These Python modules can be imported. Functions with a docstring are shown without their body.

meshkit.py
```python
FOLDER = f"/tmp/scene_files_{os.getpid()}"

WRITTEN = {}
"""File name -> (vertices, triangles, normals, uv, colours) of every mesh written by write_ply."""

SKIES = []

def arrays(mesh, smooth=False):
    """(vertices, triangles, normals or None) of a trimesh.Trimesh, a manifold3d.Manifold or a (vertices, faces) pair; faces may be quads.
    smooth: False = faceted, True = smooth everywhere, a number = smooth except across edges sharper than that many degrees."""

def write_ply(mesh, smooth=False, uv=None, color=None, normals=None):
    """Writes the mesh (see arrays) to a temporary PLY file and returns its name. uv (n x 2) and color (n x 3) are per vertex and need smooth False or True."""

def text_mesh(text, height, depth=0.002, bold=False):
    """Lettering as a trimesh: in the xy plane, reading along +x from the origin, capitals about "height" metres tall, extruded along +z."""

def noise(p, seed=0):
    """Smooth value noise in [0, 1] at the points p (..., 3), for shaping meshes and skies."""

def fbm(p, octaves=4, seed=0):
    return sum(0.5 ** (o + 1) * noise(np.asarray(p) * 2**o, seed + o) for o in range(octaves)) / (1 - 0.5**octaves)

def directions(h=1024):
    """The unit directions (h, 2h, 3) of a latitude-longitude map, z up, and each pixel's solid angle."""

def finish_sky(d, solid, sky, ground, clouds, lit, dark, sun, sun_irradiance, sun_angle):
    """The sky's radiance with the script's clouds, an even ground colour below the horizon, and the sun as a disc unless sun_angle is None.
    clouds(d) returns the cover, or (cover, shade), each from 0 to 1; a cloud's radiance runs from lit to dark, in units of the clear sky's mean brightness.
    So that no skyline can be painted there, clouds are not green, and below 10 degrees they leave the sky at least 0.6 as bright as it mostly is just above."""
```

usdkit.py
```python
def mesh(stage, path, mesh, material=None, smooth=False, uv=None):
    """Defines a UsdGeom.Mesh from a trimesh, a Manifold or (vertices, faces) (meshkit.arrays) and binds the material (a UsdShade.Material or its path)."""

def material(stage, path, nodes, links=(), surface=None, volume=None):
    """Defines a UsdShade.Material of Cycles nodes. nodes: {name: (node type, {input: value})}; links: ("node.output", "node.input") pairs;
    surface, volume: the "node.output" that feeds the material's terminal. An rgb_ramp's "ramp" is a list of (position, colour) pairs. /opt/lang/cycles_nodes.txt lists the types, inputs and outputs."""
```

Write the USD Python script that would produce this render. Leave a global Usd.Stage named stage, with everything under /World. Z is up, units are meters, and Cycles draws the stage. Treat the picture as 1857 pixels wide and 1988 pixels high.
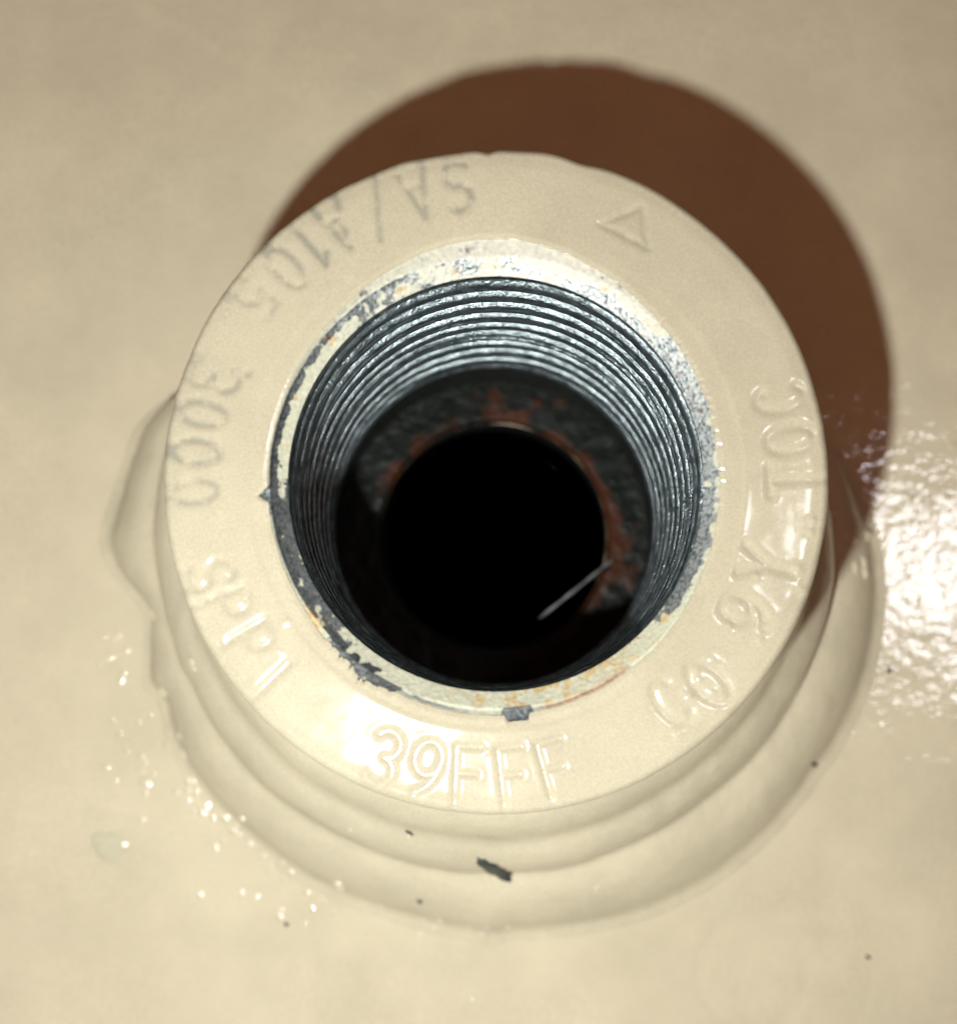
import math
import numpy as np
import usdkit, meshkit
from pxr import Usd, UsdGeom, UsdLux, UsdShade, Sdf, Gf, Vt

stage = Usd.Stage.CreateInMemory()
UsdGeom.SetStageUpAxis(stage, 'Z')
UsdGeom.SetStageMetersPerUnit(stage, 1.0)
UsdGeom.Xform.Define(stage, '/World')
UsdGeom.Scope.Define(stage, '/World/Looks')
MM = 0.001
T = Sdf.ValueTypeNames

# ------------------------------------------------------------------ camera
# the plate lies in z = 0, the coupling stands on it at the origin; the lens looks square at the plate (shifted frame)
CAM = (-0.46, -15.96, 127.5)          # mm
FPX = 26.0 * 95.0                    # focal length in pixels of a 1857 px wide picture
cam = UsdGeom.Camera.Define(stage, '/World/camera')
cam.AddTranslateOp().Set(Gf.Vec3d(*[c * MM for c in CAM]))
cam.CreateHorizontalApertureAttr(36.0)
cam.CreateVerticalApertureAttr(36.0 * 1024 / 956)
cam.CreateFocalLengthAttr(FPX / 1857 * 36.0)
cam.CreateHorizontalApertureOffsetAttr(-21.5 / 1857 * 36.0)
cam.CreateVerticalApertureOffsetAttr(356.0 / 1857 * 36.0)
cam.CreateClippingRangeAttr(Gf.Vec2f(0.002, 50.0))
cam.CreateFStopAttr(18.0)
cam.CreateFocusDistanceAttr(0.1030)
cam.CreateExposureAttr(0.17)

# ------------------------------------------------------------------ lamps
# the phone's flash beside the lens
fl = UsdLux.SphereLight.Define(stage, '/World/flash_lamp')
fl.AddTranslateOp().Set(Gf.Vec3d(-18.5 * MM, -40.0 * MM, 123.0 * MM))
fl.CreateRadiusAttr(0.0021)
fl.CreateIntensityAttr(3950.0)
fl.CreateColorAttr(Gf.Vec3f(0.97, 1.0, 0.97))
# dim warm light of the room: a big unseen panel added overhead as fill
rm = UsdLux.RectLight.Define(stage, '/World/room_fill')
rm.AddTranslateOp().Set(Gf.Vec3d(0, 0, 2.2))
rm.CreateWidthAttr(5.0)
rm.CreateHeightAttr(5.0)
rm.CreateIntensityAttr(0.175)
rm.CreateColorAttr(Gf.Vec3f(1.0, 0.31, 0.07))
# the bright lamp whose mirror image lies on the wet paint at the right
bl = UsdLux.RectLight.Define(stage, '/World/window_lamp')
bl.AddTranslateOp().Set(Gf.Vec3d((44.0 * 12.76 - 0.46) * MM, (11.9 * 12.76 - 15.96) * MM, 1.5))
bl.CreateWidthAttr(0.165)
bl.CreateHeightAttr(0.175)
bl.CreateIntensityAttr(11.0)
bl.CreateColorAttr(Gf.Vec3f(0.97, 0.94, 1.0))

# ------------------------------------------------------------------ helpers
def W(px, py, z=0.0):
    """Point of height z (mm) that the 1857 x 1988 picture shows at (px, py)."""
    s = (CAM[2] - z) / FPX
    return np.array([CAM[0] + (px - 950) * s, CAM[1] - (py - 1350) * s, z])

def S(px, py, z=0.0):
    return W(px * 0.67307, py * 0.67307, z)

names = {}
def numbered(path):
    n = names.get(path, -1) + 1
    names[path] = n
    return path if n == 0 else f'{path}_{n:03d}'

def tag(p, **kw):
    for k, v in kw.items():
        if v:
            p.SetCustomDataByKey(k, v)

def thing(name, label, category, loc=(0, 0, 0), rotz=0.0, group=None):
    x = UsdGeom.Xform.Define(stage, numbered('/World/' + name))
    x.AddTranslateOp().Set(Gf.Vec3d(*[c * MM for c in loc]))
    if rotz:
        x.AddRotateZOp().Set(rotz)
    tag(x.GetPrim(), label=label, category=category, group=group)
    return x.GetPrim()

def put(parent, name, v, f, mat, n=None, attrs=None, **kw):
    """One Mesh prim; v in mm, f triangles or quads."""
    path = numbered((str(parent.GetPath()) if parent else '/World') + '/' + name)
    m = UsdGeom.Mesh.Define(stage, path)
    f = np.asarray(f, np.int32)
    used = np.unique(f)
    back = np.zeros(len(v), np.int32)
    back[used] = np.arange(len(used))
    m.CreatePointsAttr(Vt.Vec3fArray.FromNumpy((np.asarray(v)[used] * MM).astype(np.float32)))
    m.CreateFaceVertexCountsAttr(Vt.IntArray.FromNumpy(np.full(len(f), f.shape[1], np.int32)))
    m.CreateFaceVertexIndicesAttr(Vt.IntArray.FromNumpy(back[f].ravel().astype(np.int32)))
    m.CreateSubdivisionSchemeAttr('none')
    if n is None:
        n = vnormals(np.asarray(v), f)
    m.CreateNormalsAttr(Vt.Vec3fArray.FromNumpy(np.asarray(n)[used].astype(np.float32)))
    m.SetNormalsInterpolation('vertex')
    for k, a in (attrs or {}).items():
        a = np.asarray(a)[used].astype(np.float32)
        pv = UsdGeom.PrimvarsAPI(m)
        if a.ndim == 2:
            pv.CreatePrimvar(k, T.Color3fArray, 'vertex').Set(Vt.Vec3fArray.FromNumpy(a))
        else:
            pv.CreatePrimvar(k, T.FloatArray, 'vertex').Set(Vt.FloatArray.FromNumpy(a))
    UsdShade.MaterialBindingAPI.Apply(m.GetPrim()).Bind(mat)
    tag(m.GetPrim(), **kw)
    return m.GetPrim()

def vnormals(v, f):
    n = np.zeros_like(v, float)
    if f.shape[1] == 4:
        fn = np.cross(v[f[:, 2]] - v[f[:, 0]], v[f[:, 3]] - v[f[:, 1]])
    else:
        fn = np.cross(v[f[:, 1]] - v[f[:, 0]], v[f[:, 2]] - v[f[:, 0]])
    for k in range(f.shape[1]):
        for c in range(3):
            n[:, c] += np.bincount(f[:, k], fn[:, c], len(v))
    return n / np.maximum(np.linalg.norm(n, axis=1, keepdims=True), 1e-12)

def rings(R, Z, th, flip=False):
    """Closed surface of revolution-like grid: R, Z arrays (rows, angles). Quads face outward/up when the rows run outward."""
    rows, na = R.shape
    v = np.stack([R * np.cos(th), R * np.sin(th), Z], -1).reshape(-1, 3)
    i, j = np.meshgrid(np.arange(rows - 1), np.arange(na), indexing='ij')
    a, b = i * na + j, i * na + (j + 1) % na
    q = np.stack([a, a + na, b + na, b], -1).reshape(-1, 4)
    if flip:
        q = q[:, ::-1]
    return v, q

def smooth(x, a, b):
    t = np.clip((x - a) / (b - a), 0, 1)
    return t * t * (3 - 2 * t)

def anoise(th, freq, seed=0, octaves=3, extra=0.0):
    """Noise round the circle, about -1..1; freq = wiggles per radian."""
    p = np.stack([freq * np.cos(th), freq * np.sin(th), np.zeros_like(th) + extra], -1)
    return 2 * meshkit.fbm(p + 37.3 * seed, octaves, seed) - 1

def bump_at(th, deg, width):
    d = (np.degrees(th) - deg + 180) % 360 - 180
    return np.exp(-(d / width) ** 2)

# ------------------------------------------------------------------ materials
def mat(name, nodes, links, surface='p.BSDF'):
    base = {'geo': ('geometry', {}), 'mm': ('mapping', {'scale': (1000, 1000, 1000)})}
    return usdkit.material(stage, '/World/Looks/' + name, {**base, **nodes}, [('geo.position', 'mm.vector')] + list(links), surface=surface)

BEIGE = (0.605, 0.55, 0.40)
def paint(name, base, rough, peel=0.00003, peel_scale=0.9, spec=0.5, extra=None, extra_links=(), col_link=None):
    lo = tuple(c * 0.90 for c in base)
    hi = tuple(min(1, c * 1.06) for c in base)
    nodes = {
        'cloud': ('noise_texture', {'scale': 0.09, 'detail': 4.0, 'roughness': 0.6}),
        'ramp': ('rgb_ramp', {'ramp': [(0.3, lo), (0.7, hi)]}),
        'grain': ('noise_texture', {'scale': 6.5, 'detail': 2.0}),
        'gr': ('map_range', {'from_min': 0.25, 'from_max': 0.75, 'to_min': 0.87, 'to_max': 1.13}),
        'mul': ('mix', {'mix_type': 'multiply', 'fac': 1.0}),
        'peel': ('noise_texture', {'scale': peel_scale, 'detail': 2.5, 'roughness': 0.5}),
        'bp': ('bump', {'strength': 1.0, 'distance': peel}),
        'rn': ('noise_texture', {'scale': 0.35, 'detail': 3.0}),
        'rr': ('map_range', {'from_min': 0.3, 'from_max': 0.7, 'to_min': rough * 0.8, 'to_max': rough * 1.3}),
        'p': ('principled_bsdf', {'specular_ior_level': spec}),
    }
    nodes.update(extra or {})
    links = [('mm.vector', 'cloud.vector'), ('cloud.fac', 'ramp.fac'), ('mm.vector', 'grain.vector'), ('grain.fac', 'gr.value'),
             ('ramp.color', 'mul.color1'), ('gr.result', 'mul.color2'), ('mm.vector', 'peel.vector'), ('peel.fac', 'bp.height'), ('bp.normal', 'p.normal'),
             ('mm.vector', 'rn.vector'), ('rn.fac', 'rr.value'), ('rr.result', 'p.roughness'), (col_link or 'mul.color', 'p.base_color')]
    return mat(name, nodes, links + list(extra_links))

plate_paint = paint('plate_paint', BEIGE, 0.06, 0.000058, 0.8, 0.85)
weld_paint = paint('weld_paint', BEIGE, 0.14, 0.00003, 0.8)
blister_paint = paint('blister_paint', BEIGE, 0.07, 0.000001, 2.0, 1.0)
FACE = tuple(c * k for c, k in zip(BEIGE, (0.79, 0.785, 0.785)))  # plate beige darkened to offset the stronger flash on the raised face
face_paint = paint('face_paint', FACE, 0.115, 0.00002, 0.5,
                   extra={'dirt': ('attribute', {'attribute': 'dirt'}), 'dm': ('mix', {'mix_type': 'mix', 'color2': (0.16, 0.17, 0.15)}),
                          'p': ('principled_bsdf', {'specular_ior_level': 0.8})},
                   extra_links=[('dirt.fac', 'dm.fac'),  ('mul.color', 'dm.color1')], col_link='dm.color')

def steel(name, lo, hi, rough, metallic, bumpd, bump_scale):
    return mat(name, {
        'n': ('noise_texture', {'scale': 1.1, 'detail': 5.0, 'roughness': 0.65}),
        'ramp': ('rgb_ramp', {'ramp': [(0.3, lo), (0.68, hi)]}),
        'fine': ('noise_texture', {'scale': bump_scale, 'detail': 3.0, 'roughness': 0.6}),
        'bp': ('bump', {'strength': 1.0, 'distance': bumpd}),
        'p': ('principled_bsdf', {'metallic': metallic, 'roughness': rough}),
    }, [('mm.vector', 'n.vector'), ('n.fac', 'ramp.fac'), ('ramp.color', 'p.base_color'), ('mm.vector', 'fine.vector'), ('fine.fac', 'bp.height'), ('bp.normal', 'p.normal')])

thread_steel = steel('thread_steel', (0.09, 0.115, 0.125), (0.46, 0.54, 0.57), 0.30, 0.85, 0.00012, 4.2)
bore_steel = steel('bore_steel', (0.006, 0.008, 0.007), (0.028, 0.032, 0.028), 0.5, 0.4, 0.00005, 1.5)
dark_chip = steel('dark_chip', (0.02, 0.026, 0.022), (0.085, 0.10, 0.088), 0.5, 0.0, 0.00004, 3.0)
sliver_steel = steel('sliver_steel', (0.12, 0.11, 0.12), (0.42, 0.40, 0.41), 0.4, 0.6, 0.00003, 2.0)
speck_dirt = steel('speck_dirt', (0.05, 0.04, 0.025), (0.11, 0.09, 0.06), 0.7, 0.0, 0.00004, 3.0)
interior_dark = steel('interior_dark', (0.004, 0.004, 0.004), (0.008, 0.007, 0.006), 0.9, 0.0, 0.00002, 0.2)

# worn rim and rusty ledge: wear, and some shade put into the colour, ride on the mesh
worn = mat('worn_rim', {
    'c': ('attribute', {'attribute': 'wear_shade_color'}), 'm': ('attribute', {'attribute': 'bare'}),
    'fine': ('noise_texture', {'scale': 3.0, 'detail': 4.0, 'roughness': 0.65}),
    'gr': ('map_range', {'from_min': 0.25, 'from_max': 0.75, 'to_min': 0.75, 'to_max': 1.2}),
    'mul': ('mix', {'mix_type': 'multiply', 'fac': 1.0}),
    'bp': ('bump', {'strength': 1.0, 'distance': 0.00007}),
    'mr': ('map_range', {'from_min': 0.0, 'from_max': 1.0, 'to_min': 0.0, 'to_max': 0.75}),
    'p': ('principled_bsdf', {'roughness': 0.40, 'specular_ior_level': 0.22}),
}, [('mm.vector', 'fine.vector'), ('fine.fac', 'gr.value'), ('c.color', 'mul.color1'), ('gr.result', 'mul.color2'), ('mul.color', 'p.base_color'),
    ('fine.fac', 'bp.height'), ('bp.normal', 'p.normal'), ('m.fac', 'mr.value'), ('mr.result', 'p.metallic')])
drip_paint = paint('drip_paint', (0.55, 0.525, 0.385), 0.06, 0.000002, 2.0)

ledge_rust = mat('ledge_rust', {
    'c': ('attribute', {'attribute': 'wear_shade_color'}), 'fine': ('noise_texture', {'scale': 2.5, 'detail': 4.0}),
    'bp': ('bump', {'strength': 1.0, 'distance': 0.00004}), 'p': ('principled_bsdf', {'roughness': 0.45, 'specular_ior_level': 0.16}),
}, [('mm.vector', 'fine.vector'), ('fine.fac', 'bp.height'), ('bp.normal', 'p.normal'), ('c.color', 'p.base_color')])

# ------------------------------------------------------------------ the plate with its hole, and the dark inside of the vessel
H = 32.5                                   # height of the coupling's face over the plate
HOLE = 11.3
NA = 900
th1 = np.arange(NA) * 2 * np.pi / NA
rad = np.concatenate([np.array([HOLE, HOLE + .05, HOLE + .4]), np.linspace(12, 80, 260), np.array([90, 110, 150, 220.0])])
R = np.repeat(rad[:, None], NA, 1)
X, Y = R * np.cos(th1), R * np.sin(th1)
P3 = np.stack([X, Y, 0 * X], -1)
Z = 0.30 * (meshkit.fbm(P3 / 16 + 5, 3, 11) - .5) + 0.05 * (meshkit.fbm(P3 / 3.0 + 9, 2, 12) - .5)
Z *= smooth(R, 38, 50) * (1 - smooth(R, 80, 110))
c = W(1462, 1890)                          # faint round dent, lower right
d = np.hypot((X - c[0]), (Y - c[1]) * 0.9)
Z += -0.10 * np.exp(-((d - 5.3) / 0.8) ** 2) - 0.05 * (1 - smooth(d, 3.5, 5.5))
c0, c1 = W(255, -10), W(560, 160)          # faint brush line, upper left
u = (c1 - c0)[:2] / np.linalg.norm((c1 - c0)[:2])
off = (X - c0[0]) * -u[1] + (Y - c0[1]) * u[0]
along = (X - c0[0]) * u[0] + (Y - c0[1]) * u[1]
Z += 0.05 * np.exp(-(off / 0.7) ** 2) * smooth(along, -4, 2) * (1 - smooth(along, 10, 18))
Z[:3] = [[-0.35], [-0.05], [0.0]]
pv, pq = rings(R, Z, th1)
plate = UsdGeom.Xform.Define(stage, '/World/steel_plate').GetPrim()
tag(plate, kind='structure', label='beige painted steel plate with the pipe coupling welded on it')
put(plate, 'painted_surface', pv, pq, plate_paint)
Rw = np.repeat(np.array([220, 220, HOLE, HOLE])[:, None], NA, 1)
Zw = np.repeat(np.array([0, -12, -12, -0.35])[:, None], NA, 1)
wv, wq = rings(Rw, Zw, th1)
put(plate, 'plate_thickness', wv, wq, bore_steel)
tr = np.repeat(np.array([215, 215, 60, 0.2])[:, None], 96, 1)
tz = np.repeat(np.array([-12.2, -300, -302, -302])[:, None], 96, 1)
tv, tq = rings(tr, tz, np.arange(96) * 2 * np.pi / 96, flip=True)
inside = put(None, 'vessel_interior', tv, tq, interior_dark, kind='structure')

def domes(spots, seed):
    """Little paint blisters: (x, y, radius, height) in mm, one joined mesh."""
    rng = np.random.default_rng(seed)
    V, F, o = [], [], 0
    na, nr = 20, 6
    a = np.arange(na) * 2 * np.pi / na
    for (x, y, z0, r, h) in spots:
        ell = rng.uniform(.8, 1.25)
        rot = rng.uniform(0, 6.28)
        lean = rng.uniform(-.15, .15, 2)
        t = np.linspace(1.0, 0.001, nr)
        zz = h * (1 - t ** 2)
        px = r * np.outer(t, np.cos(a)) * ell
        py = r * np.outer(t, np.sin(a)) / ell
        wob = 1 + .10 * np.sin(3 * a + rot)
        px, py = px * wob, py * wob
        qx = x + px * np.cos(rot) - py * np.sin(rot) + lean[0] * zz[:, None]
        qy = y + px * np.sin(rot) + py * np.cos(rot) + lean[1] * zz[:, None]
        V.append(np.stack([qx, qy, z0 - 0.03 + np.repeat(zz[:, None], na, 1)], -1).reshape(-1, 3))
        i, j = np.meshgrid(np.arange(nr - 1), np.arange(na), indexing='ij')
        p, q = i * na + j, i * na + (j + 1) % na
        F.append(np.stack([p, q, q + na, p + na], -1).reshape(-1, 4) + o)
        o += na * nr
    return np.vstack(V), np.vstack(F)

def plate_z(x, y):
    i = np.argmin(np.abs(rad - math.hypot(x, y)))
    j = int(round((math.atan2(y, x) % (2 * math.pi)) / (2 * math.pi) * NA)) % NA
    return Z[i, j]

# ------------------------------------------------------------------ the coupling
cp = thing('pipe_coupling', 'beige painted threaded steel pipe coupling with stamped markings, welded upright on the plate', 'pipe coupling')

# stamped characters as strokes in a box 0.6 wide and 1 high
def arc(cx, cy, rx, ry, a0, a1, n=18):
    a = np.radians(np.linspace(a0, a1, n))
    return [(cx + rx * math.cos(t), cy + ry * math.sin(t)) for t in a]
G = {
    'S': [arc(.3, .74, .26, .25, 35, 270) + arc(.3, .25, .27, .25, 88, -145)],
    'A': [[(.0, 0), (.3, 1), (.6, 0)], [(.11, .36), (.49, .36)]],
    '/': [[(.12, -.05), (.48, 1.05)]],
    '1': [[(.12, .8), (.32, 1), (.32, 0)]],
    'I': [[(.3, 0), (.3, 1)]],
    '0': [arc(.3, .5, .27, .5, 0, 360, 30)],
    'O': [arc(.3, .5, .29, .5, 0, 360, 30)],
    '5': [[(.55, 1), (.13, 1), (.08, .56)] + arc(.29, .33, .29, .33, 135, -140)],
    '3': [arc(.27, .75, .27, .25, 150, -80) + arc(.27, .25, .3, .26, 85, -150)],
    '9': [arc(.3, .69, .28, .31, 0, 360, 26), arc(.05, .69, .53, .69, 0, -72, 14)],
    'P': [[(.06, 0), (.06, 1)], [(.06, 1), (.3, 1)] + arc(.3, .74, .27, .26, 90, -90, 12) + [(.06, .48)]],
    'F': [[(.06, 0), (.06, 1), (.56, 1)], [(.06, .5), (.46, .5)]],
    'C': [arc(.32, .5, .3, .5, 48, 312, 26)],
    'T': [[(0, 1), (.6, 1)], [(.3, 1), (.3, 0)]],
    'Y': [[(.0, 1), (.3, .48), (.6, 1)], [(.3, .48), (.3, 0)]],
    'G': [arc(.32, .5, .3, .5, 48, 350, 26) + [(.4, .42)]],
}
# character, picture position (source pixels), height mm, groove depth mm, half width mm, dirt in the groove
marks = [('S', 1322, 536, 3.7, .14, .30, .40), ('A', 1205, 558, 3.6, .10, .26, .34), ('/', 1090, 604, 3.9, .10, .24, .30), ('A', 973, 650, 3.6, .14, .32, .38), ('1', 898, 708, 3.4, .15, .30, .45),
         ('0', 823, 768, 3.6, .14, .28, .34), ('5', 731, 850, 3.6, .10, .28, .22), ('3', 614, 1083, 3.9, .14, .30, .34), ('0', 582, 1191, 3.6, .15, .30, .34), ('0', 563, 1302, 3.6, .15, .30, .38),
         ('0', 558, 1417, 3.5, .12, .28, .28), ('S', 601, 1655, 3.8, .20, .34, .16), ('P', 646, 1745, 3.8, .20, .32, .16), ('P', 716, 1850, 3.8, .20, .34, .12), ('I', 778, 1963, 3.8, .26, .34, .04),
         ('3', 1107, 2188, 4.1, .26, .30, .02), ('9', 1226, 2218, 4.1, .26, .30, .02), ('F', 1347, 2234, 4.1, .24, .25, .0), ('F', 1477, 2236, 4.1, .24, .25, .0), ('F', 1600, 2216, 4.1, .24, .25, .0),
         ('C', 1937, 2027, 3.7, .17, .34, .03), ('O', 2046, 1970, 3.9, .19, .34, .03), ('9', 2152, 1768, 3.9, .20, .36, .05), ('Y', 2213, 1632, 4.0, .20, .34, .06),
         ('T', 2294, 1385, 3.9, .17, .30, .04), ('O', 2281, 1267, 3.6, .18, .32, .04), ('C', 2252, 1150, 3.6, .18, .34, .04)]

NT = 2000
th = np.arange(NT) * 2 * np.pi / NT
# inner edge of the paint: ragged, chipped
rin = 17.0 + 1.15 * bump_at(th, 92, 34) * 1.0 + 0.45 * bump_at(th, -90, 55)
rin += -0.35 * bump_at(th, 0, 40)
rin += 0.07 * anoise(th, 30, 1) + 0.05 * anoise(th, 9, 2)
rag = smooth(anoise(th, 75, 3, 2), .05, .5)
rin += 0.24 * rag * bump_at(th, 28, 34) + 0.30 * rag * bump_at(th, -127, 9)
rin += 0.75 * np.clip(1 - np.abs(((np.degrees(th) - 183.2 + 180) % 360) - 180) / 2.0, 0, 1)
rin += 0.55 * smooth(anoise(th, 22, 4, 2), -.1, .4) * bump_at(th, -128, 9)
rin += 0.5 * smooth(bump_at(th, -84.5, 3.2) + .25 * anoise(th, 60, 5, 2), .35, .6)
# outer edge, a little uneven
rout = 25.0 + 0.09 * anoise(th, 3.0, 6) + 0.05 * anoise(th, 11, 7)
rout += -0.22 * bump_at(th, 91.3, 1.1) - 0.18 * bump_at(th, 75, 3.0) + 0.12 * bump_at(th, 106, 4) + .1 * bump_at(th, 81, 4)
nface = 118
t = np.linspace(0, 1, nface)
rf = rin + (rout - 0.75 - rin) * t[:, None]
zf = np.full_like(rf, H)
zf -= 0.08 * (1 - smooth(rf, 18.25, 18.9)) * (1 - bump_at(th, 85, 65))                           # shallow turned step round the bore
zf += 0.015 * np.exp(-((rf - 18.7) / .3) ** 2) * (1 - bump_at(th, 85, 65))
zf -= 0.10 * smooth(0.45 - (rf - rin), 0, .45)                       # soft paint lip
zf -= 0.078 * (.5 + .5 * np.cos(th + np.radians(108))) ** 1.5 * np.maximum(rf - 18.6, 0) + 0.12 * smooth(rf, 23.0, 24.6) ** 2                             # face falls off to the rim
XF, YF = rf * np.cos(th), rf * np.sin(th)
PF = np.stack([XF, YF, 0 * XF], -1)
zf += 0.045 * (meshkit.fbm(PF / 6 + 3, 3, 21) - .5) + 0.03 * (meshkit.fbm(PF / 1.6, 2, 22) - .5)
dirt = np.zeros_like(rf)
owner = np.full(rf.shape, -1)
odist = np.full(rf.shape, 9.0)

def stroke_field(k, local, depth, hw, dirty, sel):
    """Presses polylines (mm) into the face. sel: local coordinates (u, v) of all face points within reach."""
    global zf
    idx, u, v = sel
    dm = np.full(len(u), 9.0)
    for line in local:
        for (x0, y0), (x1, y1) in zip(line[:-1], line[1:]):
            dx, dy = x1 - x0, y1 - y0
            tt = np.clip(((u - x0) * dx + (v - y0) * dy) / max(dx * dx + dy * dy, 1e-9), 0, 1)
            dm = np.minimum(dm, np.hypot(u - x0 - tt * dx, v - y0 - tt * dy))
    depth, hw = depth * (.66 if k > 10 else .55), hw * 1.15
    pr = -depth * np.exp(-(dm / hw) ** 2 * 1.1) + depth * .07 * np.exp(-((dm - hw * 2.0) / (hw * .7)) ** 2)
    zf.ravel()[idx] += pr
    wear = meshkit.fbm(np.stack([u, v, 0 * u], -1) * 1.3 + 11 * k, 3, 40 + k)
    dirt.ravel()[idx] = np.maximum(dirt.ravel()[idx], min(1, dirty * 1.35) * np.exp(-(dm / (hw * .9)) ** 2) * smooth(wear, .25, .6))
    better = (dm < hw * 1.155) & (dm < odist.ravel()[idx])
    owner.ravel()[idx[better]] = k
    odist.ravel()[idx[better]] = dm[better]

flat_r, flat_t = rf.ravel(), np.broadcast_to(th, rf.shape).ravel()
for k, (ch, sx, sy, hgt, dep, hw, dirty) in enumerate(marks):
    w = S(sx, sy, H)
    rg, tg = math.hypot(w[0], w[1]), math.atan2(w[1], w[0])
    jit = np.random.default_rng(100 + k)
    tilt = jit.uniform(-.07, .07)
    loc = [[(hgt * .88 * (x - .3), hgt * (y - .5)) for x, y in line] for line in G[ch]]
    loc = [[(x * math.cos(tilt) - y * math.sin(tilt), x * math.sin(tilt) + y * math.cos(tilt)) for x, y in line] for line in loc]
    dt = (flat_t - tg + np.pi) % (2 * np.pi) - np.pi
    idx = np.nonzero((np.abs(dt) * rg < 3.4) & (np.abs(flat_r - rg) < 3.6))[0]
    u = flat_r[idx] * np.sin(dt[idx])
    v = rg - flat_r[idx] * np.cos(dt[idx])
    stroke_field(k, loc, dep, hw, dirty, (idx, u, v))
# the stamped triangle
tri = [S(1733, 645, H)[:2], S(1850, 598, H)[:2], S(1868, 714, H)[:2]]
cx, cy = np.mean(tri, 0)
idx = np.nonzero(np.hypot(XF.ravel() - cx, YF.ravel() - cy) < 4)[0]
loc = [[(p[0] - cx, p[1] - cy) for p in tri + tri[:1]]]
stroke_field(len(marks), loc, .13, .26, .16, (idx, XF.ravel()[idx] - cx, YF.ravel()[idx] - cy))
# loose dents and scuffs in the paint
for (sx, sy, r, dz, dd) in [(715, 1075, .35, -.12, .30), (1030, 490, .5, -.06, .12), (585, 1320, .7, -.02, .14), (604, 1325, .4, 0, .22), (505, 1400, .3, 0, .25), (820, 2110, .5, .05, .05), (1960, 2190, .5, .06, 0)]:
    w = S(sx, sy, H)
    dd2 = ((XF - w[0]) ** 2 + (YF - w[1]) ** 2) / r ** 2
    zf += dz * np.exp(-dd2)
    dirt = np.maximum(dirt, dd * np.exp(-dd2))
# small runs and pimples around the lower right characters
for (sx, sy, r, dz) in [(2013, 1962, .35, .10), (2052, 2000, .35, .10), (2053, 1907, .3, .08), (1988, 2010, .35, .10), (1955, 2120, .4, .08), (2103, 1803, .3, .08), (2215, 1806, .3, .08), (2192, 1847, .3, .08),
                        (2185, 1765, .3, .08), (2300, 1640, .4, .10), (2180, 1660, .3, .08), (2345, 1500, .35, .10), (2340, 1535, .35, .10), (2310, 1700, .35, .09), (800, 1880, .3, .09), (640, 1850, .3, .07),
                        (815, 1800, .25, .07), (830, 1793, .25, .07), (1405, 2170, .25, .06)]:
    w = S(sx, sy, H)
    zf += dz * np.exp(-((XF - w[0]) ** 2 + (YF - w[1]) ** 2) / r ** 2)
dirt += .75 * np.exp(-((np.degrees(th) - 146.0) / 1.2) ** 2) * smooth(rf, 23.6, 24.4) * smooth(anoise(th, 60, 9), -.4, .3)

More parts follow.
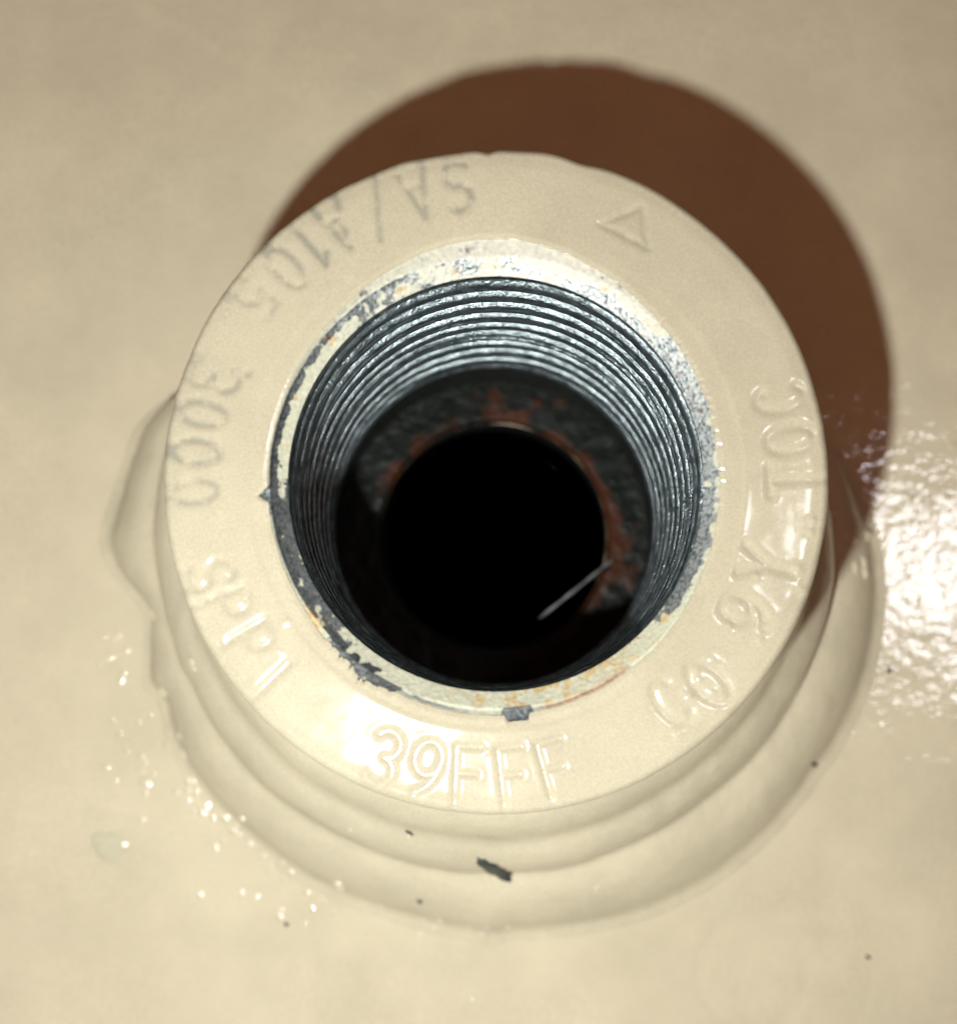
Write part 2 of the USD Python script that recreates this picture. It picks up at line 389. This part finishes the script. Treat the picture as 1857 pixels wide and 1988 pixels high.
# rows: underside of the paint lip, the face, the rounded rim, the side
lip_r = np.stack([rin + .5, rin + .03])
lip_z = np.stack([zf[0] - .30, zf[0] - .12])
fa = np.radians(np.linspace(12, 90, 9))
fil_r = np.stack([rout - .75 + .75 * math.sin(a) for a in fa])
fil_z = np.stack([zf[-1] - .75 * (1 - math.cos(a)) for a in fa])
sz = np.array([H - 2.2, H - 3.5, 26, 22, 15, 8, 0.0])
sid_r = np.repeat(rout[None], len(sz), 0)
sid_z = np.repeat(sz[:, None], NT, 1)
RR = np.vstack([lip_r, rf, fil_r, sid_r])
ZZ = np.vstack([lip_z, zf, fil_z, sid_z])
DD = np.vstack([np.zeros((2, NT)), dirt, np.repeat(dirt[-1:], len(fa), 0), np.zeros((len(sz), NT))]).clip(0, 1)
OW = np.vstack([np.full((2, NT), -1), owner, np.full((len(fa) + len(sz), NT), -1)])
fv, fq = rings(RR, ZZ, th)
fn = vnormals(fv, fq)
row = fq[:, 0] // NT
own = OW.ravel()[fq[:, 0]]
isface = row < 2 + nface
at = {'dirt': DD.ravel()}
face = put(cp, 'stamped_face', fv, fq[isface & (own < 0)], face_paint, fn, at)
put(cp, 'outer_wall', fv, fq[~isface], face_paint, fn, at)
for k, m_ in enumerate(marks):
    nm = {'/': 'slash'}.get(m_[0], 'digit' if m_[0].isdigit() else 'letter')
    sub = fq[isface & (own == k)]
    if len(sub):
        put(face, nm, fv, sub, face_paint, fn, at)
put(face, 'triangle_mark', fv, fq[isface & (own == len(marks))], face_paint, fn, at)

# ---- worn countersunk rim
NW = 1600
tw = np.arange(NW) * 2 * np.pi / NW
crest0 = 15.7
sW = np.concatenate([np.linspace(0, 1, 14), np.linspace(1.06, 2, 34)])         # 0..1 flat land under the paint, 1..2 the chamfer
knee = 16.95 + .12 * anoise(tw, 5, 31)
land = np.maximum(knee + .3, 17.0 + 1.9 * bump_at(tw, 92, 40) + .9)
rw = np.where(sW[:, None] <= 1, land + (knee - land) * sW[:, None], knee + (crest0 - knee) * (sW[:, None] - 1))
zw = np.where(sW[:, None] <= 1, H - .24 + 0 * rw, H - .24 - .85 * (sW[:, None] - 1))
PW = np.stack([rw * np.cos(tw), rw * np.sin(tw), zw * 1.0], -1)
zw = zw + .09 * (meshkit.fbm(PW * 2.2, 3, 33) - .5)
deg = (np.degrees(tw) + 360) % 360
def table(pairs):
    a, b = np.array(pairs, float).T
    return np.interp(deg, a, b, period=360)
# share of the rim still under old paint: land, outer band and inner band of the chamfer, by direction (0 = right, 90 = up)
land_p = table([(0, .35), (40, .45), (60, .85), (100, .8), (125, .75), (140, .9), (178, .8), (184, .0), (190, .8), (222, .9), (226, .2), (240, .15), (250, .8), (270, .9), (274, .0), (277, .0), (281, .9), (330, 1), (355, .5)])
out_p = table([(0, .40), (30, .35), (50, .72), (75, .62), (100, .48), (115, .30), (135, .10), (160, .12), (190, .10), (215, .15), (232, .35), (243, 1.0), (270, 1.0), (300, .95), (325, .9), (345, .65)])
in_p = table([(0, .30), (25, .15), (60, .30), (80, .45), (105, .55), (125, .38), (140, .85), (172, .85), (185, .40), (215, .22), (228, .65), (240, .9), (250, 1.0), (270, 1.0), (300, .92), (318, .6), (330, .25), (345, .15)])
f1 = meshkit.fbm(np.stack([rw * np.cos(tw) * 1.5, rw * np.sin(tw) * 1.5, zw], -1) + 3, 4, 34)
f2 = meshkit.fbm(PW * 6.0, 3, 35)
nz = .8 * f1 + .2 * f2
sc = sW[:, None] - 1
share = np.where(sc <= 0, land_p, out_p + (in_p - out_p) * smooth(sc, .30, .55))
painted = smooth(share - 1.0 * ((nz - .22) / .56), -.05, .06)
f3 = meshkit.fbm(PW * 1.1 + 50, 3, 36)
cream = np.array([.50, .50, .385]); pale = np.array([.66, .64, .56]); steelc = np.array([.085, .105, .11]); grey = np.array([.44, .465, .455]); rust = np.array([.20, .075, .025]); amber = np.array([.55, .34, .10])
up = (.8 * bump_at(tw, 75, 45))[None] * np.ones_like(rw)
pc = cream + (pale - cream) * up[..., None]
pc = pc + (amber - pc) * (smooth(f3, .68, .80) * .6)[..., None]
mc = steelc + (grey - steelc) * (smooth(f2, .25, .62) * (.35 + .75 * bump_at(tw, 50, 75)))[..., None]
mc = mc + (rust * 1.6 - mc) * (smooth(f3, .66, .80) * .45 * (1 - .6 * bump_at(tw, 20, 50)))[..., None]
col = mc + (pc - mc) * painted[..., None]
# rust line where the paint ends, lower right; dark line lower left; amber stain left
edge = np.exp(-((rw - rin[np.searchsorted(th, tw) % NT] + .16) / .17) ** 2)
rl = edge * smooth(bump_at(tw, 294, 14) + .35 * anoise(tw, 30, 37), .35, .7)
col += (rust - col) * rl.clip(0, 1)[..., None] * .9
dl = edge * np.clip(bump_at(tw, 252, 18) * .9 + .9 * bump_at(tw, 277, 5) + .8 * bump_at(tw, 175, 40), 0, 1)
col += (steelc * .5 - col) * dl[..., None]
am = np.exp(-((rw - 17.3) / .5) ** 2) * bump_at(tw, 217, 3.2)
col += (amber - col) * am[..., None] * .9
st = bump_at(tw, 285, 22) * smooth(f1, .46, .62) + .8 * bump_at(tw, 303, 12) * smooth(f2, .5, .7)
col += (amber * .9 - col) * (st.clip(0, 1) * smooth(sc, -.3, .2))[..., None] * .75
col *= 1 - (.75 * bump_at(tw, 250, 45) * (1 - painted) * (1 - smooth(sc, .3, .7)))[..., None]  # unpainted steel darkened at lower left to offset the flash reflection
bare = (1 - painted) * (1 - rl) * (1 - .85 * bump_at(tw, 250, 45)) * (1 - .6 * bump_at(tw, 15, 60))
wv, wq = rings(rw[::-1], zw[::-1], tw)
put(cp, 'worn_rim', wv, wq, worn, None, {'wear_shade_color': col[::-1].reshape(-1, 3).clip(0, 1), 'bare': bare[::-1].ravel().clip(0, 1)})

# ---- internal screw thread (tapered)
NH = 1100
hh = np.arange(NH) * 2 * np.pi / NH
z_top, z_end, pitch = H - 1.10, 7.3, 2.45
zt = np.linspace(z_end, z_top, 300)
PH = (zt[:, None] / pitch + hh[None] / (2 * np.pi)) % 1.0
tri_ = np.abs(PH - .5) * 2                                            # 0 in the root, 1 at the crest
base = 15.68 - (z_top - zt[:, None]) / 32.0
turn = np.floor(zt[:, None] / pitch + hh[None] / (2 * np.pi))
wob = meshkit.noise(np.stack([turn * 7.3 + 1.5 * np.cos(hh)[None], 1.5 * np.sin(hh)[None] + 0 * turn, 0 * turn], -1), 55)
worn_top = smooth(zt[:, None], z_top - 5.5, z_top - 3.0) * (1 - smooth(zt[:, None], z_top - 1.6, z_top - .9))
cut = 1.0 * (1 - .55 * worn_top) * smooth(zt[:, None], z_end, z_end + 1.8) * (1 - smooth(tri_, .05, .34 + .40 * wob)) + .28 * (wob - .5) * smooth(tri_, .3, .9)
rt = base + cut
tq3 = np.stack([15 * np.cos(hh)[None] + 0 * rt, 15 * np.sin(hh)[None] + 0 * rt, zt[:, None] + 0 * rt], -1)
rt += .12 * (meshkit.fbm(tq3 * 1.7, 3, 51) - .5) * smooth(tri_, .3, .8) + .10 * (meshkit.fbm(tq3 * np.array([.5, .5, 2.5]), 2, 52) - .5) + .05 * (meshkit.fbm(tq3 * 5, 2, 53) - .5)
rt += .9 * smooth(zt[:, None], z_top - .5, z_top) * 0
tv_, tq_ = rings(rt, np.repeat(zt[:, None], NH, 1), hh)
put(cp, 'screw_thread', tv_, tq_, thread_steel)
# annular closing strip between rim and the thread's cut start
NB = 720
hb = np.arange(NB) * 2 * np.pi / NB
zb = np.array([0.5, 1.6, 3.4, 5.4, 6.6, 7.25, 7.35])
rb = np.array([15.3, 15.3, 15.3, 15.3, 15.3, 15.35, 16.6])
bb3 = np.stack([15 * np.cos(hb)[None] + 0 * rb[:, None], 15 * np.sin(hb)[None] + 0 * rb[:, None], zb[:, None] + 0 * hb[None]], -1)
rbn = rb[:, None] + .2 * (meshkit.fbm(bb3 * .9, 3, 61) - .5)
bv_, bq_ = rings(rbn, np.repeat(zb[:, None], NB, 1), hb)
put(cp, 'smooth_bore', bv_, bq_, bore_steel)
# rusty ledge at the bottom of the bore
rl_ = np.concatenate([np.linspace(HOLE - .05, 12.0, 12), np.linspace(12.1, 15.7, 36)])
RL = np.repeat(rl_[:, None], NB, 1) + .35 * (anoise(hb, 4, 71) * .5) * (1 - smooth(rl_[:, None], 11, 12.4))
P_ = np.stack([RL * np.cos(hb), RL * np.sin(hb), 0 * RL], -1)
ZL = .5 + .22 * (meshkit.fbm(P_ * .8, 3, 72) - .5) - .5 * (1 - smooth(rl_[:, None], HOLE - .1, HOLE + .5))
g1 = meshkit.fbm(P_ * .45 + 9, 3, 73)
g2 = meshkit.fbm(P_ * 2.4, 3, 74)
dk = np.array([.004, .0055, .004]); gl = np.array([.010, .0125, .011]); rs = np.array([.055, .015, .005])  # near black: shade deep in the bore is put into these tones too
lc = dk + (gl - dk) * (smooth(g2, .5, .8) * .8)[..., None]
rwin = np.clip(bump_at(hb, 5, 52) + bump_at(hb, 75, 32) + 1.1 * bump_at(hb, 140, 14), 0, 1)  # rust left out on the shaded lower left to keep it black
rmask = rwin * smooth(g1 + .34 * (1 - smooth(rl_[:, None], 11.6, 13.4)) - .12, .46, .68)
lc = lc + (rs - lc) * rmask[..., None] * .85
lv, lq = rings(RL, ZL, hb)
put(cp, 'bore_ledge', lv, lq, ledge_rust, None, {'wear_shade_color': lc.reshape(-1, 3)}, label='rusty ledge at the bottom of the bore')

# ---- fillet weld in three passes, under the same paint
toe_px = [(290, 830), (245, 960), (215, 1050), (235, 1105), (290, 1165), (307, 1200), (300, 1260), (296, 1325), (330, 1352), (345, 1420), (372, 1485), (430, 1560), (505, 1628), (592, 1692), (700, 1742), (800, 1775),
          (900, 1798), (950, 1812), (1000, 1800), (1120, 1790), (1250, 1760), (1370, 1700), (1480, 1610), (1570, 1500), (1640, 1390), (1680, 1280), (1694, 1180), (1690, 1080)]
tp = np.array([W(*p)[:2] for p in toe_px])
ta = np.degrees(np.arctan2(tp[:, 1], tp[:, 0])) % 360
tr_ = np.hypot(tp[:, 0], tp[:, 1])
o = np.argsort(ta)
ta, tr_ = ta[o], tr_[o]
extra_a = np.array([10, 25, 50, 80, 110, 140, 155.0])
extra_r = np.array([35.5, 31.5, 31, 31, 31, 31.6, 33.6])
ta, tr_ = np.concatenate([ta, extra_a]), np.concatenate([tr_, extra_r])
o = np.argsort(ta)
NV = 1400
hv = np.arange(NV) * 2 * np.pi / NV
toe = np.interp(np.degrees(hv), ta[o], tr_[o], period=360)
ker = np.exp(-(np.arange(-12, 13) / 5.0) ** 2); ker /= ker.sum()
toe = np.convolve(np.concatenate([toe[-12:], toe, toe[:12]]), ker, 'valid')
toe = toe + .12 * anoise(hv, 12, 81)
degv = (np.degrees(hv) + 90) % 360 - 90
lowq = np.maximum(smooth(degv, -22, 22) * (1 - smooth(degv, 132, 180)), .5 * bump_at(hv, 180, 26))
G1r, G1z = 29.1 + .22 * anoise(hv, 2.6, 82) + .15 * anoise(hv, 8, 83), 11.5 + .5 * anoise(hv, 2.2, 84) - 5 * lowq
G2r, G2z = 32.8 + .35 * anoise(hv, 2.4, 85) + .15 * anoise(hv, 7, 86), 5.4 + .5 * anoise(hv, 2.0, 87) - 3.4 * lowq
pinch = np.clip((38 - toe) / 5, 0, 1) * (1 - lowq)
G2r = np.minimum(G2r - pinch * 1.2, toe - 2.2)
G1r = np.minimum(G1r, G2r - 1.8)
def bead(r0, z0, r1, z1, bulge, n):
    t = np.linspace(0, 1, n)[:, None]
    dr, dz = r1 - r0, z1 - z0
    L = np.hypot(dr, dz)
    b = bulge * np.sin(np.pi * t) ** .8
    return r0 + dr * t + b * (-dz) / L, z0 + dz * t + b * dr / L
segs = [bead(24.9 + 0 * hv, 16.5 - 7 * lowq + .5 * anoise(hv, 3, 88), G1r, G1z, .8 + .12 * anoise(hv, 9, 89), 22),
        bead(G1r, G1z, G2r, G2z, 1.15 + .25 * anoise(hv, 6, 90), 30), bead(G2r, G2z, toe, 0 * hv + .25, 1.0 + .3 * anoise(hv, 5, 91), 36)]
rowsR = np.vstack([segs[0][0], segs[1][0][1:], segs[2][0][1:], toe + .35, toe + .8, toe + 1.4])
rowsZ = np.vstack([segs[0][1], segs[1][1][1:], segs[2][1][1:], 0 * toe + .10, 0 * toe + .03, 0 * toe - .02])
for _ in range(9):                                     # the paint rounds the grooves
    rowsR[1:-1] = (rowsR[:-2] + 2 * rowsR[1:-1] + rowsR[2:]) / 4
    rowsZ[1:-1] = (rowsZ[:-2] + 2 * rowsZ[1:-1] + rowsZ[2:]) / 4
pw = np.stack([rowsR * np.cos(hv), rowsR * np.sin(hv), rowsZ], -1)
fade = np.linspace(1, 0, len(rowsR))[:, None] ** .2
rowsZ = rowsZ + (.35 * (meshkit.fbm(pw / 2.6, 3, 92) - .5)) * fade
toe_c = rowsR[-1] + .3
rowsR = np.vstack([rowsR, toe_c]); rowsZ = np.vstack([rowsZ, 0 * hv - .30])
vv, vq = rings(rowsR, rowsZ, hv)
vn = vnormals(vv, vq)
vrow = vq[:, 0] // NV
for a, b in ((0, 21), (21, 50), (50, 999)):
    put(cp, 'weld_bead', vv, vq[(vrow >= a) & (vrow < b)], weld_paint, vn)

def weld_z(x, y):
    rr, aa = math.hypot(x, y), math.atan2(y, x) % (2 * math.pi)
    j = int(round(aa / (2 * math.pi) * NV)) % NV
    rcol = np.maximum.accumulate(rowsR[:, j])
    return float(np.interp(rr, rcol, rowsZ[:, j])) if rr < rcol[-2] else plate_z(x, y)

def on_surface(px, py):
    z = 0.0
    for _ in range(30):
        w = W(px, py, z)
        z += .5 * (weld_z(w[0], w[1]) - z)
    return W(px, py, z)

# ---- paint blisters and spatter
left = [(255, 275, 3), (165, 318, 1), (78, 365, 2), (233, 420, 2), (215, 470, 3), (498, 535, 4), (500, 645, 4), (208, 808, 2), (530, 810, 3), (597, 820, 1), (518, 882, 5),
        (623, 935, 3), (437, 870, 1), (258, 920, 2), (345, 950, 3), (118, 1022, 3), (370, 1115, 5), (355, 1053, 1), (420, 1065, 1), (375, 1187, 3), (568, 1183, 3), (650, 1108, 4),
        (702, 1180, 3), (638, 1170, 2), (768, 1262, 4), (732, 1302, 5), (683, 1302, 2), (805, 1340, 3), (882, 1335, 3), (933, 1425, 3), (972, 1450, 1), (820, 1540, 2), (870, 1490, 1),
        (1033, 1515, 1), (1115, 1598, 2), (1177, 1620, 1), (1255, 1622, 1), (1165, 1688, 2), (1303, 1685, 2), (1253, 1738, 2), (722, 1840, 4), (985, 1822, 2), (1088, 1840, 2),
        (935, 1840, 1), (405, 690, 1), (350, 1350, 1), (245, 880, 1), (160, 725, 1), (330, 735, 1), (200, 175, 1), (122, 190, 1)]
spots = [(250 + x / 2.208, 1750 + y / 2.208, s) for x, y, s in left]
spots += [(977, 2548, 4), (885, 2572, 3), (902, 2623, 2), (963, 2633, 2), (805, 2645, 2)]
right = [(450, 300, 3), (530, 600, 3), (580, 770, 4), (400, 840, 3), (467, 1000, 3), (518, 1017, 3), (583, 988, 4), (567, 1135, 3), (520, 1165, 3), (572, 1195, 4), (1085, 470, 4),
         (850, 770, 3), (965, 1745, 2), (860, 1800, 3), (1060, 760, 3), (700, 660, 2)]
spots += [(2200 + x / 1.988, 1050 + y / 1.988, s) for x, y, s in right]
pts = []
for (sx, sy, s) in spots:
    w = on_surface(sx * .67307, sy * .67307)
    r = 0.27 + 0.09 * s
    pts.append((w[0], w[1], w[2], r, r * 0.15 + .03))
rng = np.random.default_rng(3)
for k in range(75):                         # spatter thickest along the weld, lower left
    a_, q_ = math.radians(rng.uniform(188, 272)), rng.uniform(0, 1) ** 1.8
    rr_ = 38.6 + 11 * q_
    x, y = rr_ * math.cos(a_), rr_ * math.sin(a_)
    r = rng.uniform(.16, .36)
    pts.append((x, y, weld_z(x, y), r, r * .15 + .03))
for (sx, sy, s_) in [(440, 1765, 3), (448, 1780, 2), (555, 1905, 3), (562, 1925, 3), (1010, 2390, 1), (1180, 2405, 2), (1720, 2560, 2), (700, 2360, 2)]:
    w = on_surface(sx * .67307, sy * .67307)
    pts.append((w[0], w[1], w[2], .22 + .07 * s_, .06 + .02 * s_))
for k in range(160):                        # the rest, scattered thinly
    x, y = rng.uniform(-50, 50), rng.uniform(-62, 45)
    if math.hypot(x, y) > 39:
        r = rng.uniform(.06, .16)
        pts.append((x, y, plate_z(x, y), r, r * .28))
bv, bf = domes(pts, 5)
put(plate, 'paint_blisters', bv, bf, blister_paint, kind='stuff')

# ------------------------------------------------------------------ loose things
def flake(name, label, cat, p0, p1, width, mat_, thick=.18, seed=1, z_lift=.0):
    """A small irregular chip lying along the picture line p0-p1."""
    a, b = on_surface(*p0), on_surface(*p1)
    c = (a + b) / 2
    rng = np.random.default_rng(seed)
    L = np.linalg.norm(b - a)
    e1 = (b - a) / L
    nrm = np.cross(e1, np.cross([0, 0, 1.0], e1)); nrm /= np.linalg.norm(nrm)
    e2 = np.cross(nrm, e1)
    n = 22
    ang = np.arange(n) * 2 * np.pi / n
    rr = 1 + rng.uniform(-.22, .22, n)
    px, py = L / 2 * np.cos(ang) * rr, width / 2 * np.sin(ang) * rr * (1 + .35 * np.cos(ang))
    lay = [(-.6, 1.0), (.5, 1.0), (1.0, .72), (1.15, .3)]
    V = [np.outer(px * s, e1) + np.outer(py * s, e2) + nrm * (thick * h * (1 + .25 * rng.standard_normal(n)))[:, None] for h, s in lay]
    V.append(np.array([nrm * thick * 1.15]))
    V = np.vstack(V)
    F = []
    for k in range(len(lay) - 1):
        for j in range(n):
            p, q = k * n + j, k * n + (j + 1) % n
            F += [(p, q, q + n), (p, q + n, p + n)]
    k = (len(lay) - 1) * n
    F += [(k + j, k + (j + 1) % n, len(V) - 1) for j in range(n)]
    hgt = V @ nrm
    zero = np.array([weld_z(c[0] + p[0], c[1] + p[1]) for p in V - np.outer(hgt, nrm)])
    V = V - np.outer(hgt, nrm)
    V[:, 2] = zero - c[2]
    V = V + np.outer(hgt, nrm)
    x = thing(name, label, cat, tuple(c + nrm * z_lift))
    put(x, 'chip' if 'chip' in name else 'grain', V, np.array(F), mat_)
    return x

flake('paint_chip', 'dark elongated flake lying on the weld just below the 39FFF marking', 'chip', (926, 1668), (986, 1704), 1.3, dark_chip, .24, 4, .05)
flake('dirt_speck', 'small grey speck on the upper weld bead, below the digits 39', 'speck', (787, 1612), (801, 1622), .4, speck_dirt, .1, 5)
flake('dirt_speck', 'round brown speck at the foot of the weld, bottom centre left', 'speck', (809, 1748), (819, 1753), .42, speck_dirt, .16, 6)
flake('dirt_speck', 'dark speck on the plate under the bright lamp reflection at right', 'speck', (1719, 1299), (1731, 1303), .5, speck_dirt, .2, 7)
flake('dirt_speck', 'tiny dark speck on the plate outside the lower right of the weld', 'speck', (1574, 1482), (1584, 1486), .4, speck_dirt, .16, 8)
flake('dirt_speck', 'tiny brown speck on the plate left of the lower centre weld foot', 'speck', (551, 1792), (560, 1797), .35, speck_dirt, .14, 9)
flake('dirt_speck', 'faint speck on the plate near the right edge, bottom corner', 'speck', (1679, 1856), (1689, 1860), .35, speck_dirt, .12, 10)

# a flat paint drip on the plate, lower left
c = W(214, 1643)
na, nr = 40, 14
a = np.arange(na) * 2 * np.pi / na
out = 1.75 * (1 + .10 * np.cos(2 * a + .6) + .12 * np.cos(3 * a - 1.57) + .04 * np.cos(5 * a))
t = np.linspace(1, .001, nr)
dx, dy = np.outer(t, out * np.cos(a)), np.outer(t, out * np.sin(a))
dzz = np.repeat((.26 * (1 - t ** 3) - .05 * (1 - t) )[:, None], na, 1)
V = np.stack([dx, dy, dzz + .02], -1).reshape(-1, 3)
i, j = np.meshgrid(np.arange(nr - 1), np.arange(na), indexing='ij')
p, q = i * na + j, i * na + (j + 1) % na
F = np.stack([p, q, q + na, p + na], -1).reshape(-1, 4)
drop = thing('paint_drip', 'flat glossy paint drip on the plate at the lower left', 'paint drip', (c[0], c[1], plate_z(c[0], c[1]) - .03))
put(drop, 'drip', V, F, drip_paint)

def wire(name, label, cat, pts, r, mat_, part):
    pts = np.array(pts, float)
    o = pts[0].copy()
    x = thing(name, label, cat, tuple(o))
    s = np.linspace(0, 1, len(pts))
    ss = np.linspace(0, 1, 40)
    path = np.stack([np.interp(ss, s, pts[:, k]) for k in range(3)], 1)
    ker = np.ones(7) / 7
    for k in range(3):
        path[3:-3, k] = np.convolve(path[:, k], ker, 'valid')
    path -= o
    tn = np.gradient(path, axis=0); tn /= np.linalg.norm(tn, axis=1, keepdims=True)
    e = np.cross(tn, [0, 0, 1.0]); e /= np.linalg.norm(e, axis=1, keepdims=True)
    g = np.cross(e, tn)
    n = 8
    an = np.arange(n) * 2 * np.pi / n
    rr = r * np.clip(np.minimum(ss, 1 - ss) * 8 + .35, 0, 1) * (1 + .2 * np.sin(ss * 23))
    V = (path[:, None] + rr[:, None, None] * (np.cos(an)[None, :, None] * e[:, None] + np.sin(an)[None, :, None] * g[:, None])).reshape(-1, 3)
    i, j = np.meshgrid(np.arange(len(path) - 1), np.arange(n), indexing='ij')
    F = np.stack([i * n + j, i * n + (j + 1) % n, (i + 1) * n + (j + 1) % n, (i + 1) * n + j], -1).reshape(-1, 4)
    caps = [[0, k + 1, k, 0] for k in range(1, n - 1)]
    put(x, part, V, F, mat_)
    return x
wire('metal_sliver', 'thin pale metal sliver reaching over the dark hole from the ledge', 'sliver', [W(1188, 1086, 1.0), W(1150, 1118, 1.4), W(1100, 1158, 1.9), W(1042, 1204, 2.2)], .17, sliver_steel, 'sliver')
wire('dark_fibre', 'short dark hair stuck to the paint at the upper right rim of the bore', 'fibre', [W(1168, 530, 28.0), W(1181, 520, 28.12), W(1190, 514, 28.25), W(1214, 505, 28.5)], .05, dark_chip, 'hair')
